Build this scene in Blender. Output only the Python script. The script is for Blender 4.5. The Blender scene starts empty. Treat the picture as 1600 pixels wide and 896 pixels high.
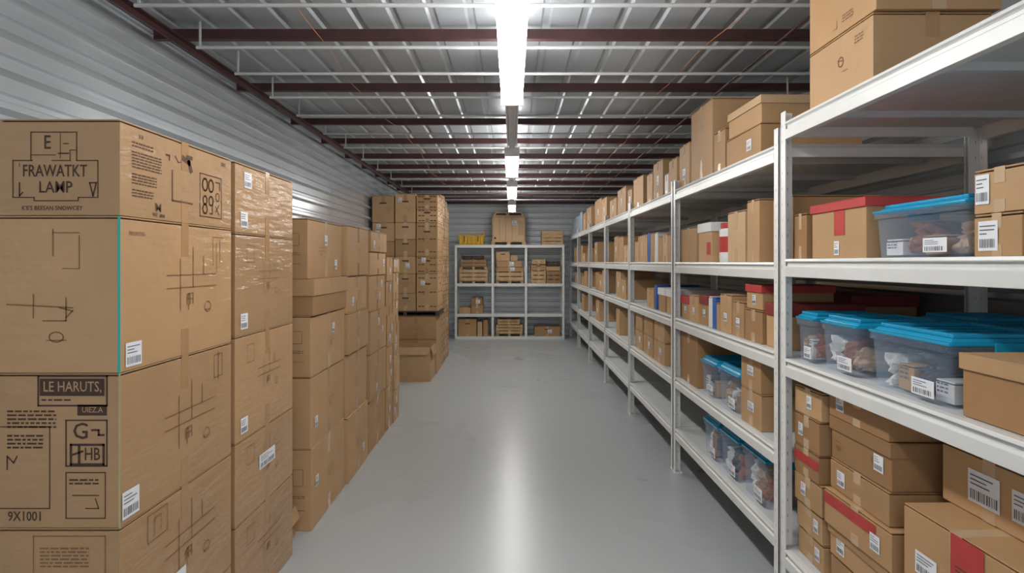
import bpy, math, random
from mathutils import Vector, Matrix
R = random.Random(7)
S = bpy.context.scene
COL = S.collection
S.view_settings.view_transform = 'Standard'
S.view_settings.look = 'None'

# ------------------------------------------------------------ materials
def nmat(name):
    m = bpy.data.materials.new(name); m.use_nodes = True
    nt = m.node_tree
    return m, nt, nt.nodes['Principled BSDF']
def mixrgb(nt, a, b, fac=None, t='MIX', f=0.5):
    n = nt.nodes.new('ShaderNodeMixRGB'); n.blend_type = t; n.inputs[0].default_value = f
    if fac is not None: nt.links.new(fac, n.inputs[0])
    for i, v in ((1, a), (2, b)):
        if isinstance(v, (tuple, list)): n.inputs[i].default_value = (*v[:3], 1)
        else: nt.links.new(v, n.inputs[i])
    return n.outputs[0]
def noise(nt, scale, detail=3, vec_scale=None):
    tc = nt.nodes.new('ShaderNodeTexCoord')
    n = nt.nodes.new('ShaderNodeTexNoise'); n.inputs['Scale'].default_value = scale; n.inputs['Detail'].default_value = detail
    if vec_scale:
        mp = nt.nodes.new('ShaderNodeMapping'); mp.inputs['Scale'].default_value = vec_scale
        nt.links.new(tc.outputs['Object'], mp.inputs[0]); nt.links.new(mp.outputs[0], n.inputs['Vector'])
    else: nt.links.new(tc.outputs['Object'], n.inputs['Vector'])
    return n.outputs['Fac']
def ramp(nt, fac, lo, hi, a=0.0, b=1.0):
    n = nt.nodes.new('ShaderNodeMapRange')
    n.inputs[1].default_value = lo; n.inputs[2].default_value = hi; n.inputs[3].default_value = a; n.inputs[4].default_value = b
    nt.links.new(fac, n.inputs[0]); return n.outputs[0]
def bump(nt, h, strength, dist, target):
    b = nt.nodes.new('ShaderNodeBump'); b.inputs['Strength'].default_value = strength; b.inputs['Distance'].default_value = dist
    nt.links.new(h, b.inputs['Height']); nt.links.new(b.outputs[0], target)

def cardboard(name, col, wrap=False):
    m, nt, p = nmat(name)
    f1 = ramp(nt, noise(nt, 3, 4), .3, .7)
    f3 = ramp(nt, noise(nt, 2.2, 6), .5, .75)
    dark = tuple(c*.9 for c in col)
    c = mixrgb(nt, dark, col, f1)
    k = nt.nodes.new('ShaderNodeMath'); k.operation = 'MULTIPLY'; k.inputs[1].default_value = .15; nt.links.new(f3, k.inputs[0])
    c = mixrgb(nt, c, tuple(v*.65 for v in col), k.outputs[0])
    oi = nt.nodes.new('ShaderNodeObjectInfo')
    v = ramp(nt, oi.outputs['Random'], 0, 1, .86, 1.08)
    hs = nt.nodes.new('ShaderNodeHueSaturation'); nt.links.new(c, hs.inputs['Color']); nt.links.new(v, hs.inputs['Value'])
    nt.links.new(hs.outputs[0], p.inputs['Base Color'])
    p.inputs['Roughness'].default_value = .6
    p.inputs['Specular IOR Level'].default_value = .35
    bump(nt, noise(nt, 3.5, 4), .6, .022, p.inputs['Normal'])
    if wrap:
        p.inputs['Coat Weight'].default_value = .5; p.inputs['Coat Roughness'].default_value = .13
        bump(nt, noise(nt, 3, 4, (1, 1.4, 9)), .6, .03, p.inputs['Coat Normal'])
    return m
def plain(name, col, rough=.5, metal=0, var=.08, spec=.5, nscale=8, bmp=0):
    m, nt, p = nmat(name)
    f = ramp(nt, noise(nt, nscale, 3), .3, .7)
    nt.links.new(mixrgb(nt, tuple(c*(1-var) for c in col), tuple(min(1, c*(1+var)) for c in col), f), p.inputs['Base Color'])
    p.inputs['Roughness'].default_value = rough; p.inputs['Metallic'].default_value = metal
    p.inputs['Specular IOR Level'].default_value = spec
    if bmp: bump(nt, noise(nt, nscale*2, 4), bmp, .01, p.inputs['Normal'])
    return m

CB = [cardboard('cardboard_a', (.48, .285, .135)), cardboard('cardboard_b', (.54, .33, .165)),
      cardboard('cardboard_c', (.37, .205, .092)), cardboard('cardboard_light', (.64, .43, .245))]
CBW = cardboard('cardboard_film_wrapped', (.475, .278, .13), True)
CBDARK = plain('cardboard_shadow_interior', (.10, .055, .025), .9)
TAPE = plain('packing_tape', (.55, .38, .23), .18, 0, .05)
TAPED = plain('packing_tape_brown', (.41, .235, .112), .18, 0, .05)
INK = plain('printing_ink', (.06, .028, .018), .7, 0, .1)
INKM = plain('printing_ink_mid', (.11, .05, .025), .7)
INKS = plain('printing_ink_soft', (.235, .12, .053), .7, 0, .15)
PAPER = plain('label_paper', (.80, .81, .83), .5, 0, .03)
LINK = plain('label_ink', (.14, .14, .16), .6)
LBLUE = plain('label_blue_ink', (.03, .12, .42), .5)
RED = plain('red_card', (.46, .045, .04), .5, 0, .1)
REDD = plain('dull_red_card', (.24, .03, .025), .55, 0, .1)
BLUEC = plain('blue_card', (.03, .12, .42), .45)
WHITE = plain('white_card', (.75, .74, .72), .5)
GREYC = plain('grey_card', (.30, .36, .42), .5)
TEAL = plain('teal_tape', (.02, .42, .34), .35)
GREEN = plain('pale_green_tape', (.42, .40, .18), .35)
STEEL = plain('white_shelf_steel', (.72, .72, .695), .3, 0, .03)
DECK = plain('shelf_deck_board', (.56, .57, .565), .6, 0, .05)
BLUELID = plain('blue_plastic', (.012, .32, .55), .22, 0, .08)
MAROON = plain('maroon_painted_steel', (.055, .018, .018), .45, .1, .2)
PIPE = plain('white_painted_pipe', (.48, .48, .47), .35, .1)
WOOD = plain('pale_crate_wood', (.55, .36, .18), .65, 0, .18, nscale=14)
WOODM = plain('brown_crate_wood', (.33, .19, .085), .65, 0, .18, nscale=14)
WOODD = plain('dark_pallet_wood', (.07, .045, .03), .8, 0, .2)
WOODP = plain('bleached_crate_wood', (.50, .33, .17), .6, 0, .1, nscale=14)
YELLOW = plain('yellow_plastic', (.72, .42, .03), .4)
BLACK = plain('black_plastic', (.015, .015, .017), .5)
FIX = plain('fixture_white_enamel', (.8, .8, .8), .35)
ORANGE = plain('orange_cable', (.4, .16, .05), .6)
CLOTH = [plain('cloth_tan', (.5, .33, .2), .9, 0, .3, nscale=20, bmp=.6), plain('cloth_dark', (.10, .09, .10), .9, 0, .3, nscale=20, bmp=.6),
         plain('cloth_rust', (.36, .13, .06), .9, 0, .3, nscale=20, bmp=.6), plain('cloth_white', (.7, .68, .65), .9, 0, .1, nscale=20, bmp=.6)]
def slotted():
    m, nt, p = nmat('white_slotted_steel')
    tc = nt.nodes.new('ShaderNodeTexCoord'); sp = nt.nodes.new('ShaderNodeSeparateXYZ'); nt.links.new(tc.outputs['Object'], sp.inputs[0])
    def math_(op, a, b):
        n = nt.nodes.new('ShaderNodeMath'); n.operation = op
        for i, v in enumerate((a, b)):
            if isinstance(v, (int, float)): n.inputs[i].default_value = v
            else: nt.links.new(v, n.inputs[i])
        return n.outputs[0]
    z = math_('LESS_THAN', math_('FRACT', math_('MULTIPLY', sp.outputs[2], 14.0), 0), .2)
    ax = math_('LESS_THAN', math_('ABSOLUTE', math_('SUBTRACT', sp.outputs[0], .006), 0), .0025)
    ay = math_('LESS_THAN', math_('ABSOLUTE', math_('SUBTRACT', sp.outputs[1], .006), 0), .0025)
    f = math_('MULTIPLY', z, math_('MAXIMUM', ax, ay))
    nt.links.new(mixrgb(nt, (.78, .78, .755), (.42, .42, .41), f), p.inputs['Base Color'])
    p.inputs['Roughness'].default_value = .32
    return m
SLOT = slotted()
def galv(name, base, rough, metal):
    m, nt, p = nmat(name)
    f = ramp(nt, noise(nt, 1.2, 2), .3, .7)
    nt.links.new(mixrgb(nt, tuple(v*.95 for v in base), tuple(v*1.05 for v in base), f), p.inputs['Base Color'])
    p.inputs['Metallic'].default_value = metal; p.inputs['Roughness'].default_value = rough
    return m
ROOF = galv('galvanised_roof_sheet', (.47, .505, .535), .40, .55)
WALLM = galv('galvanised_wall_sheet', (.66, .70, .73), .22, .65)
BACKM = galv('galvanised_end_wall_sheet', (.62, .65, .67), .4, .3)
def floormat():
    m, nt, p = nmat('polished_concrete')
    f = ramp(nt, noise(nt, .5, 2), .2, .8); f3 = ramp(nt, noise(nt, 90, 3), .3, .7)
    c = mixrgb(nt, (.415, .435, .44), (.445, .463, .468), f)
    n = nt.nodes.new('ShaderNodeMixRGB'); n.blend_type = 'MULTIPLY'; n.inputs[0].default_value = .035
    nt.links.new(c, n.inputs[1]); nt.links.new(f3, n.inputs[2])
    nt.links.new(n.outputs[0], p.inputs['Base Color'])
    nt.links.new(ramp(nt, f, 0, 1, .26, .30), p.inputs['Roughness'])
    p.inputs['Specular IOR Level'].default_value = .6
    bump(nt, noise(nt, 1.4, 1), .05, .02, p.inputs['Normal'])
    return m
FLOORM = floormat()
def emis(name, s):
    m, nt, p = nmat(name)
    p.inputs['Base Color'].default_value = (.9, .9, .9, 1)
    p.inputs['Emission Color'].default_value = (1, .985, .96, 1); p.inputs['Emission Strength'].default_value = s
    return m
TUBE = emis('lit_diffuser', 31)
def clearp():
    m, nt, p = nmat('clear_plastic')
    f = ramp(nt, noise(nt, 3, 2), .3, .7)
    nt.links.new(mixrgb(nt, (.38, .52, .70), (.46, .60, .78), f), p.inputs['Base Color'])
    p.inputs['Roughness'].default_value = .1; p.inputs['Alpha'].default_value = .2
    return m
CLEAR = clearp()

# ------------------------------------------------------------ mesh builder
class MB:
    def __init__(s): s.v = []; s.f = []; s.m = []
    def box(s, x0, x1, y0, y1, z0, z1, mi=0, tx=0, ty=0):
        b = len(s.v)
        s.v += [(x0+tx, y0+ty, z0), (x1-tx, y0+ty, z0), (x1-tx, y1-ty, z0), (x0+tx, y1-ty, z0), (x0, y0, z1), (x1, y0, z1), (x1, y1, z1), (x0, y1, z1)]
        for q in ((0, 3, 2, 1), (4, 5, 6, 7), (0, 1, 5, 4), (1, 2, 6, 5), (2, 3, 7, 6), (3, 0, 4, 7)):
            s.f.append(tuple(b+i for i in q)); s.m.append(mi)
    def quad(s, a, b, c, d, mi=0):
        n = len(s.v); s.v += [tuple(a), tuple(b), tuple(c), tuple(d)]; s.f.append((n, n+1, n+2, n+3)); s.m.append(mi)
    def prism(s, prof, axis, a, b, mi=0, closed=True, caps=True):
        n = len(s.v); k = len(prof)
        for t in (a, b):
            for (p, q) in prof:
                s.v.append({'x': (t, p, q), 'y': (p, t, q), 'z': (p, q, t)}[axis])
        for i in range(k if closed else k-1):
            j = (i+1) % k
            s.f.append((n+i, n+j, n+k+j, n+k+i)); s.m.append(mi)
        if closed and caps:
            s.f.append(tuple(range(n+k-1, n-1, -1))); s.f.append(tuple(range(n+k, n+2*k))); s.m += [mi, mi]
    def cyl(s, c, r, z0, z1, n=20, mi=0, r2=None, axis='z'):
        r2 = r if r2 is None else r2; b = len(s.v)
        for (z, rr) in ((z0, r), (z1, r2)):
            for i in range(n):
                a = 2*math.pi*i/n; p = (c[0]+rr*math.cos(a), c[1]+rr*math.sin(a))
                s.v.append({'z': (p[0], p[1], z), 'y': (p[0], z, p[1]), 'x': (z, p[0], p[1])}[axis])
        for i in range(n):
            j = (i+1) % n; s.f.append((b+i, b+j, b+n+j, b+n+i)); s.m.append(mi)
        s.f.append(tuple(range(b+n-1, b-1, -1))); s.f.append(tuple(range(b+n, b+2*n))); s.m += [mi, mi]
    def mesh(s, name, mats, recalc=True):
        me = bpy.data.meshes.new(name); me.from_pydata(s.v, [], s.f)
        for m in mats: me.materials.append(m)
        for p, mi in zip(me.polygons, s.m): p.material_index = mi
        if recalc:
            bm = bmesh.new(); bm.from_mesh(me); bmesh.ops.recalc_face_normals(bm, faces=bm.faces); bm.to_mesh(me); bm.free()
        me.update(); return me
import bmesh
from mathutils import noise as nz
def put(name, me, loc=(0, 0, 0), parent=None, rz=0, bev=0, label=None, cat=None, group=None, kind=None):
    o = bpy.data.objects.new(name, me); COL.objects.link(o); o.location = loc; o.rotation_euler[2] = rz
    if parent: o.parent = parent
    if bev:
        b = o.modifiers.new('bevel', 'BEVEL'); b.width = bev; b.segments = 2; b.limit_method = 'ANGLE'
    if label: o['label'] = label
    if cat: o['category'] = cat
    if group: o['group'] = group
    if kind: o['kind'] = kind
    return o
def empty(name, loc, label, cat, group=None, rz=0):
    return put(name, None, loc, None, rz, 0, label, cat, group)

TC = {}
def textmesh(s):
    if s in TC: return TC[s]
    cu = bpy.data.curves.new('t', 'FONT'); cu.body = s; cu.align_x = 'CENTER'; cu.align_y = 'CENTER'; cu.resolution_u = 2; cu.offset = .008
    ob = bpy.data.objects.new('t', cu); COL.objects.link(ob)
    bpy.context.view_layer.update()
    dg = bpy.context.evaluated_depsgraph_get()
    me = bpy.data.meshes.new_from_object(ob.evaluated_get(dg))
    r = ([tuple(v.co) for v in me.vertices], [tuple(p.vertices) for p in me.polygons])
    bpy.data.objects.remove(ob); bpy.data.meshes.remove(me)
    TC[s] = r; return r

def frame(dims, face):
    w, l, h = dims
    if face == '-y': return Vector((0, -l/2, 0)), Vector((1, 0, 0)), Vector((0, -1, 0))
    if face == '+x': return Vector((w/2, 0, 0)), Vector((0, 1, 0)), Vector((1, 0, 0))
    if face == '-x': return Vector((-w/2, 0, 0)), Vector((0, -1, 0)), Vector((-1, 0, 0))
def decal(box, dims, face, items, mats, name, off=.0016, label=None):
    """flat marks on a face: items in (u,v) metres; u from face centre, v from base"""
    o, U, N = frame(dims, face); V = Vector((0, 0, 1)); mb = MB()
    def P(u, v, lay=0): return o + U*u + V*v + N*(off + lay*.0007)
    for it in items:
        k = it[0]; mi = it[-2]; lay = it[-1]
        if k == 'rect':
            _, u0, v0, u1, v1 = it[:5]; mb.quad(P(u0, v0, lay), P(u1, v0, lay), P(u1, v1, lay), P(u0, v1, lay), mi)
        elif k == 'line':
            pts, wd = it[1], it[2]
            for a, b in zip(pts[:-1], pts[1:]):
                d = Vector((b[0]-a[0], b[1]-a[1]))
                if d.length < 1e-6: continue
                d.normalize(); n = Vector((-d.y, d.x))*wd/2; e = d*wd/2
                mb.quad(P(a[0]-n.x-e.x, a[1]-n.y-e.y, lay), P(b[0]-n.x+e.x, b[1]-n.y+e.y, lay), P(b[0]+n.x+e.x, b[1]+n.y+e.y, lay), P(a[0]+n.x-e.x, a[1]+n.y-e.y, lay), mi)
        elif k == 'text':
            _, s, u, v, size, sx = it[:6]
            vs, fs = textmesh(s); b = len(mb.v)
            mb.v += [tuple(P(u+x*size*sx, v+y*size, lay)) for x, y, z in vs]
            for f in fs: mb.f.append(tuple(b+i for i in f)); mb.m.append(mi)
    me = mb.mesh(name, mats, False)
    return put(name, me, (0, 0, 0), box, label=label)
def L(pts, w, mi=0, lay=0): return ('line', pts, w, mi, lay)
def RC(a, b, c, d, mi=0, lay=0): return ('rect', a, b, c, d, mi, lay)
def FR(a, b, c, d, w, mi=0, lay=0): return ('line', [(a, b), (c, b), (c, d), (a, d), (a, b)], w, mi, lay)
def T(s, u, v, size, sx=1.0, mi=0, lay=0): return ('text', s, u, v, size, sx, mi, lay)
def CI(u, v, r, w, mi=0, lay=0, n=12, sy=1): return ('line', [(u+r*math.cos(2*math.pi*i/n), v+sy*r*math.sin(2*math.pi*i/n)) for i in range(n+1)], w, mi, lay)

def ship_label(box, dims, face, u, v, w=.075, h=.1, blue=False):
    it = [RC(u-w/2, v-h/2, u+w/2, v+h/2, 0, 0)]
    x = u-w*.42; rr = random.Random(int(abs(u*977+v*311)*1000))
    while x < u+w*.38:
        bw = rr.choice([.02, .035, .05])*w
        it.append(RC(x, v-h*.40, x+bw, v-h*.1, 1, 1)); x += bw+rr.choice([.03, .05])*w
    for k in range(3):
        yy = v+h*(.05+.13*k)
        it.append(RC(u-w*.42, yy, u+w*rr.uniform(-.1, .4), yy+h*.04, 2 if (blue and k == 2) else 1, 1))
    return decal(box, dims, face, it, [PAPER, LINK, LBLUE], 'shipping_label', .0022, 'white paper label with barcode')

def tape(box, dims, axis='x', drop=.07, mat=None, wd=.05, bottom=True):
    w, l, h = dims; mb = MB(); t = .0012
    def slab(u0, u1, z0, z1):
        if axis == 'x': mb.box(u0, u1, -wd/2, wd/2, z0, z1)
        else: mb.box(-wd/2, wd/2, u0, u1, z0, z1)
    e = (w if axis == 'x' else l)/2
    slab(-e, e, h-.0002, h+.0008)
    for s in (-1, 1):
        a, b = sorted((s*e, s*(e+t)))
        slab(a, b, h-drop, h+.0008)
        if bottom: slab(a, b, 0, drop*.8)
    put('tape', mb.mesh('tape', [mat or TAPE]), (0, 0, 0), box)

BODY = {}
def carton_mesh(w, l, h, mat, axis, handles=False):
    key = (round(w, 3), round(l, 3), round(h, 3), mat.name, axis, handles)
    if key in BODY: return BODY[key]
    mb = MB(); t = .005; c = .004
    mb.box(-w/2, w/2, -l/2, l/2, 0, h-t-c)
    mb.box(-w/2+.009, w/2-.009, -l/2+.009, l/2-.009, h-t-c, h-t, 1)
    g = .002
    if axis == 'x':
        mb.box(-w/2+.001, w/2-.001, -l/2+.001, -g, h-t, h); mb.box(-w/2+.001, w/2-.001, g, l/2-.001, h-t, h)
    else:
        mb.box(-w/2+.001, -g, -l/2+.001, l/2-.001, h-t, h); mb.box(g, w/2-.001, -l/2+.001, l/2-.001, h-t, h)
    if handles:
        e = .0015
        for face in ('-y', '+x', '-x'):
            o, U, N = frame((w, l, h), face); fw = w if face == '-y' else l
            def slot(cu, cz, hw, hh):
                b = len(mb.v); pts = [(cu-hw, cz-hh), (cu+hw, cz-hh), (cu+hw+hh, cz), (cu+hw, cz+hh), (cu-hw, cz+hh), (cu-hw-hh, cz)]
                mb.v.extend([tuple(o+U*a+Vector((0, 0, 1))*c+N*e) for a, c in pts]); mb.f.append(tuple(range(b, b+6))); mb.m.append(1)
            slot(0, h*.72, min(.05, fw*.14), .011)
            if handles == 2:
                for k in (-.36, -.2, .2, .36):
                    for z in (.12, .5, .88): slot(k*fw, h*z, fw*.05, .007)
    me = mb.mesh('cardboard_box', [mat, CBDARK]); BODY[key] = me; return me

def carton(x0, x1, y0, y1, z0, z1, mat=None, axis='x', rz=0, label=None, group=None, tp=True, lab=(), handles=False, tmat=None, drop=.07, bottom=True, name='cardboard_box'):
    w, l, h = x1-x0, y1-y0, z1-z0-.0015
    mat = mat or R.choice(CB[:3])
    o = put(name, carton_mesh(w, l, h, mat, axis, handles), ((x0+x1)/2, (y0+y1)/2, z0+.0005), None, rz, .006,
            label or 'sealed brown cardboard box', 'cardboard box', group)
    if tp: tape(o, (w, l, h), axis, min(drop, h*.35), tmat, min(.05, .2*(l if axis == 'x' else w)), bottom)
    for f in lab: ship_label(o, (w, l, h), *f)
    return o, (w, l, h)

def lidded(x0, x1, y0, y1, z0, z1, mat, lidmat, rz=0, label=None, group=None, lh=.06, lab=()):
    w, l, h = x1-x0, y1-y0, z1-z0-.0015; e = .007
    mb = MB(); mb.box(-w/2+e, w/2-e, -l/2+e, l/2-e, 0, h-.004)
    o = put('storage_box', mb.mesh('storage_box', [mat]), ((x0+x1)/2, (y0+y1)/2, z0+.0005), None, rz, .003, label or 'cardboard storage box with lift-off lid', 'storage box', group)
    mb = MB(); t = .003
    mb.box(-w/2, w/2, -l/2, l/2, h-t, h)
    mb.box(-w/2, w/2, -l/2, -l/2+t, h-lh, h-t); mb.box(-w/2, w/2, l/2-t, l/2, h-lh, h-t)
    mb.box(-w/2, -w/2+t, -l/2+t, l/2-t, h-lh, h-t); mb.box(w/2-t, w/2, -l/2+t, l/2-t, h-lh, h-t)
    put('lid', mb.mesh('lid', [lidmat]), (0, 0, 0), o, 0, .0015)
    dd = (w-2*e, l-2*e, h)
    for f in lab: ship_label(o, dd, *f)
    return o, dd

def bin_(x0, x1, y0, y1, z0, z1, group='clear bins with blue lids', rz=0, lab=True, contents=3):
    w, l, h = x1-x0, y1-y0, z1-z0
    c = ((x0+x1)/2, (y0+y1)/2, z0+.001)
    o = empty('storage_bin', c, 'clear plastic storage bin with bright blue snap-on lid', 'storage bin', group, rz)
    mb = MB(); tw, tl = w*.025, l*.025; hb = h*.84; r = .02
    def ring(ix, iy, z):
        a, b = w/2-.012-ix, l/2-.012-iy; pts = []
        for sx, sy, a0 in ((1, -1, -90), (1, 1, 0), (-1, 1, 90), (-1, -1, 180)):
            for k in range(4):
                an = math.radians(a0+30*k); pts.append((sx*(a-r)+r*math.cos(an), sy*(b-r)+r*math.sin(an), z))
        return pts
    rings = [ring(tw, tl, 0), ring(tw*.9, tl*.9, .006), ring(tw*.2, tl*.2, hb*.86), ring(-.006, -.006, hb*.88), ring(-.006, -.006, hb)]
    n = 16
    for rg in rings: mb.v += rg
    for k in range(len(rings)-1):
        for i in range(n):
            j = (i+1) % n; mb.f.append((k*n+i, k*n+j, (k+1)*n+j, (k+1)*n+i)); mb.m.append(0)
    mb.f.append(tuple(range(n-1, -1, -1))); mb.m.append(0)
    put('bin_body', mb.mesh('bin_body', [CLEAR]), (0, 0, 0), o)
    mb = MB(); W, LL = w/2-.005, l/2-.007
    mb.box(-W, W, -LL, LL, hb, hb+h*.05, 0, .002, .002)
    mb.box(-W*.86, W*.86, -LL*.89, LL*.89, hb+h*.05, h*.94, 0, -.012, -.012)
    for a in ((-W*.84, W*.84, -LL*.87, -LL*.77), (-W*.84, W*.84, LL*.77, LL*.87), (-W*.84, -W*.72, -LL*.77, LL*.77), (W*.72, W*.84, -LL*.77, LL*.77)):
        mb.box(*a, h*.94, h)
    for k in (-.4, 0, .4): mb.box(-W*.68, W*.68, LL*k-.008, LL*k+.008, h*.94, h*.97)
    put('lid', mb.mesh('lid', [BLUELID]), (0, 0, 0), o, 0, .003)
    for s in (-1, 1):
        mb = MB(); yy = s*LL
        mb.box(-W*.3, W*.3, min(yy, yy+s*.006), max(yy, yy+s*.006), hb-h*.1, hb+h*.05)
        put('latch', mb.mesh('latch', [BLUELID]), (0, 0, 0), o, 0, .002)
    if lab:
        ship_label(o, (w-.010, l, h), '-x', l*.22, h*.2, min(.11, l*.36), h*.24, True)
    if contents:
        if l > .4: contents = 4
        kinds = [0, 3, 1, 2]; R.shuffle(kinds); kinds = kinds[:contents]
        iw, il = w-.024-2*tw-.012, l-.024-2*tl-.012
        seg = il/contents
        for k, kk in enumerate(kinds):
            yy = c[1]-il/2+seg*(k+.5)
            if R.random() < .45:
                hh = h*R.uniform(.3, .6); a = seg*.44
                m = R.choice([CB[1], WHITE, CB[0], WHITE])
                oo, dd = carton(c[0]-iw*.46, c[0]+iw*.3, yy-a, yy+a, z0+.008, z0+.008+hh, m, 'y', tp=False, label='small card box kept inside a clear bin', group='small boxes in bins', name='small_card_box')
                decal(oo, dd, '-x', paras(-dd[1]*.4, dd[2]*.8, dd[1]*.6, 3, dd[2]*.18), [LINK], 'printed_marking')
            else:
                crumple(c[0], yy, z0+.008, iw*.48, seg*.46, h*R.uniform(.48, .70), CLOTH[kk], ['tan', 'dark', 'rust-coloured', 'white'][kk])
    return o
def crumple(x, y, z, rx, ry, hh, mat, colname):
    bm = bmesh.new(); bmesh.ops.create_icosphere(bm, subdivisions=4, radius=1)
    sd = R.random()*50
    for v in bm.verts:
        n = nz.noise(v.co*1.7+Vector((sd, 0, 0)))*.4+nz.noise(v.co*4+Vector((0, sd, 0)))*.28+abs(nz.noise(v.co*7+Vector((0, sd, 3))))*.2
        c = v.co.copy(); mx = max(abs(c.x), abs(c.y), abs(c.z)); c = c.lerp(c/mx, .5)
        v.co = c*(.85+n)
        v.co.x = max(-1, min(1, v.co.x)); v.co.y = max(-1, min(1, v.co.y)); v.co.z = max(-1, min(1, v.co.z))
        v.co = Vector((v.co.x*rx, v.co.y*ry, (v.co.z+1)*hh/2))
    me = bpy.data.meshes.new('folded_cloth'); bm.to_mesh(me); bm.free(); me.materials.append(mat)
    put('folded_cloth', me, (x, y, z), label='crumpled %s cloth bundle inside a clear bin' % colname, cat='cloth', group='cloth bundles in bins')
def paras(u0, v0, w, n, dv=.011, rr=None):
    out = []
    for i in range(n):
        x = u0
        while x < u0+w:
            ww = R.uniform(.008, .03); ww = min(ww, u0+w-x)
            out.append(RC(x, v0-i*dv, x+ww, v0-i*dv+dv*.45)); x += ww+.005
    return out

# ------------------------------------------------------------ room shell
XL, XR, YB, Y0, ZC = -2.05, 2.25, 14.05, -3.0, 2.93
mb = MB(); mb.box(XL-.1, XR+.1, Y0, YB+.1, -.1, 0)
put('floor', mb.mesh('floor', [FLOORM]), kind='structure')
def wall_profile(z1, depth):
    p = []; z = 0
    def a(d, zz): p.append((d, min(z1, zz)))
    while z < z1:
        a(0, z); a(0, z+.025); a(depth, z+.042); a(depth, z+.067); a(0, z+.084)
        a(0, z+.105); a(depth*.4, z+.112); a(depth*.4, z+.122); a(0, z+.129)
        z += .155
    return p
for nm, x, s in (('wall_left', XL, 1), ('wall_right', XR, -1)):
    pr = [(x+s*a, z) for a, z in wall_profile(ZC, .038)]
    mb = MB(); mb.prism(pr, 'y', Y0, YB, closed=False)
    mb.box(min(x-s*.06, x-s*.01), max(x-s*.06, x-s*.01), Y0, YB, 0, ZC+.1)
    put(nm, mb.mesh(nm, [WALLM], False), kind='structure')
pr = []; z = 0
while z < ZC:
    pr += [(YB, z), (YB, min(ZC, z+.08)), (YB-.022, min(ZC, z+.095)), (YB-.022, min(ZC, z+.118))]; z += .13
pr.append((YB, ZC))
mb = MB(); mb.prism(pr, 'x', XL, XR, closed=False); mb.box(XL, XR, YB+.02, YB+.08, 0, ZC+.1)
put('wall_back', mb.mesh('wall_back', [BACKM], False), kind='structure')
pr = []; x = XL
while x < XR-.01:
    pr += [(x, ZC), (x+.15, ZC), (x+.163, ZC+.014), (x+.193, ZC+.014), (x+.206, ZC)]
    x += .206
pr = [p for p in pr if p[0] <= XR]; pr.append((XR, ZC))
mb = MB(); mb.prism(pr, 'y', Y0, YB, closed=False); mb.box(XL, XR, Y0, YB, ZC+.07, ZC+.12)
put('ceiling', mb.mesh('ceiling', [ROOF], False), kind='structure')
# purlins
zb, zt = 2.85, 2.905
prof = [(-.022, zb), (.022, zb), (.022, zb+.006), (-.017, zb+.006), (-.017, zt-.006), (.022, zt-.006), (.022, zt), (-.022, zt)]
mb = MB(); mb.prism(prof, 'x', XL+.045, XR-.045); pm = mb.mesh('roof_purlin', [MAROON])
for y in (-1.4, -.2, 1.0, 2.3, 3.6, 4.68, 5.82, 6.75, 7.7, 8.55, 9.4, 10.3, 11.15, 12.0, 12.9, 13.75):
    put('roof_purlin', pm, (0, y, 0), label='dark maroon steel C-section purlin spanning the roof', cat='roof beam', group='maroon roof purlins')
mb = MB(); prof = [(-1.86, zb-.002), (-1.82, zb-.002), (-1.82, zb-.007), (-1.854, zb-.007), (-1.854, zb-.04), (-1.86, zb-.04)]
mb.prism(prof, 'y', Y0, YB-.05)
put('eave_beam', mb.mesh('eave_beam', [MAROON]), label='dark maroon steel angle running under the purlins along wall', cat='roof beam')
zc_ = 2.785
mb = MB(); mb.cyl((0, zc_), .0095, -1.74, 2.0, 12, axis='x')
for x in (-1.72, 1.98): mb.box(x-.005, x+.005, -.004, .004, zc_+.005, ZC-.002)
cm = mb.mesh('conduit_pipe', [PIPE])
for y in (2.95, 3.53, 4.02, 4.60, 5.17, 5.9, 6.62, 7.4, 8.2, 9.1, 10.0, 11.0, 12.1):
    put('conduit_pipe', cm, (0, y, 0), label='thin white painted pipe hung under the purlins', cat='pipe', group='white ceiling pipes')
mb = MB(); mb.cyl((1.5, zb-.008), .007, 1.0, 13.5, 8, axis='y')
put('tie_rod', mb.mesh('tie_rod', [MAROON]), label='thin dark red steel rod running under the purlins', cat='tie rod')
def tube_mesh(name, pts, r, mat, n=6):
    mb = MB()
    for p in pts:
        for i in range(n):
            a = 2*math.pi*i/n; mb.v.append((p[0]+r*math.cos(a), p[1], p[2]+r*math.sin(a)))
    for k in range(len(pts)-1):
        for i in range(n):
            j = (i+1) % n; mb.f.append((k*n+i, k*n+j, (k+1)*n+j, (k+1)*n+i)); mb.m.append(0)
    return mb.mesh(name, [mat])
for x in (-1.05, 1.1):
    pts = [(x+.04*math.sin(i*.15), 1.5+i*.1, 2.82+.012*math.cos(i*2*math.pi/11)) for i in range(110)]
    put('hanging_cable', tube_mesh('hanging_cable', pts, .002, ORANGE), label='thin orange cable strung loosely under the purlins', cat='cable', group='ceiling cables')

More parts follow.
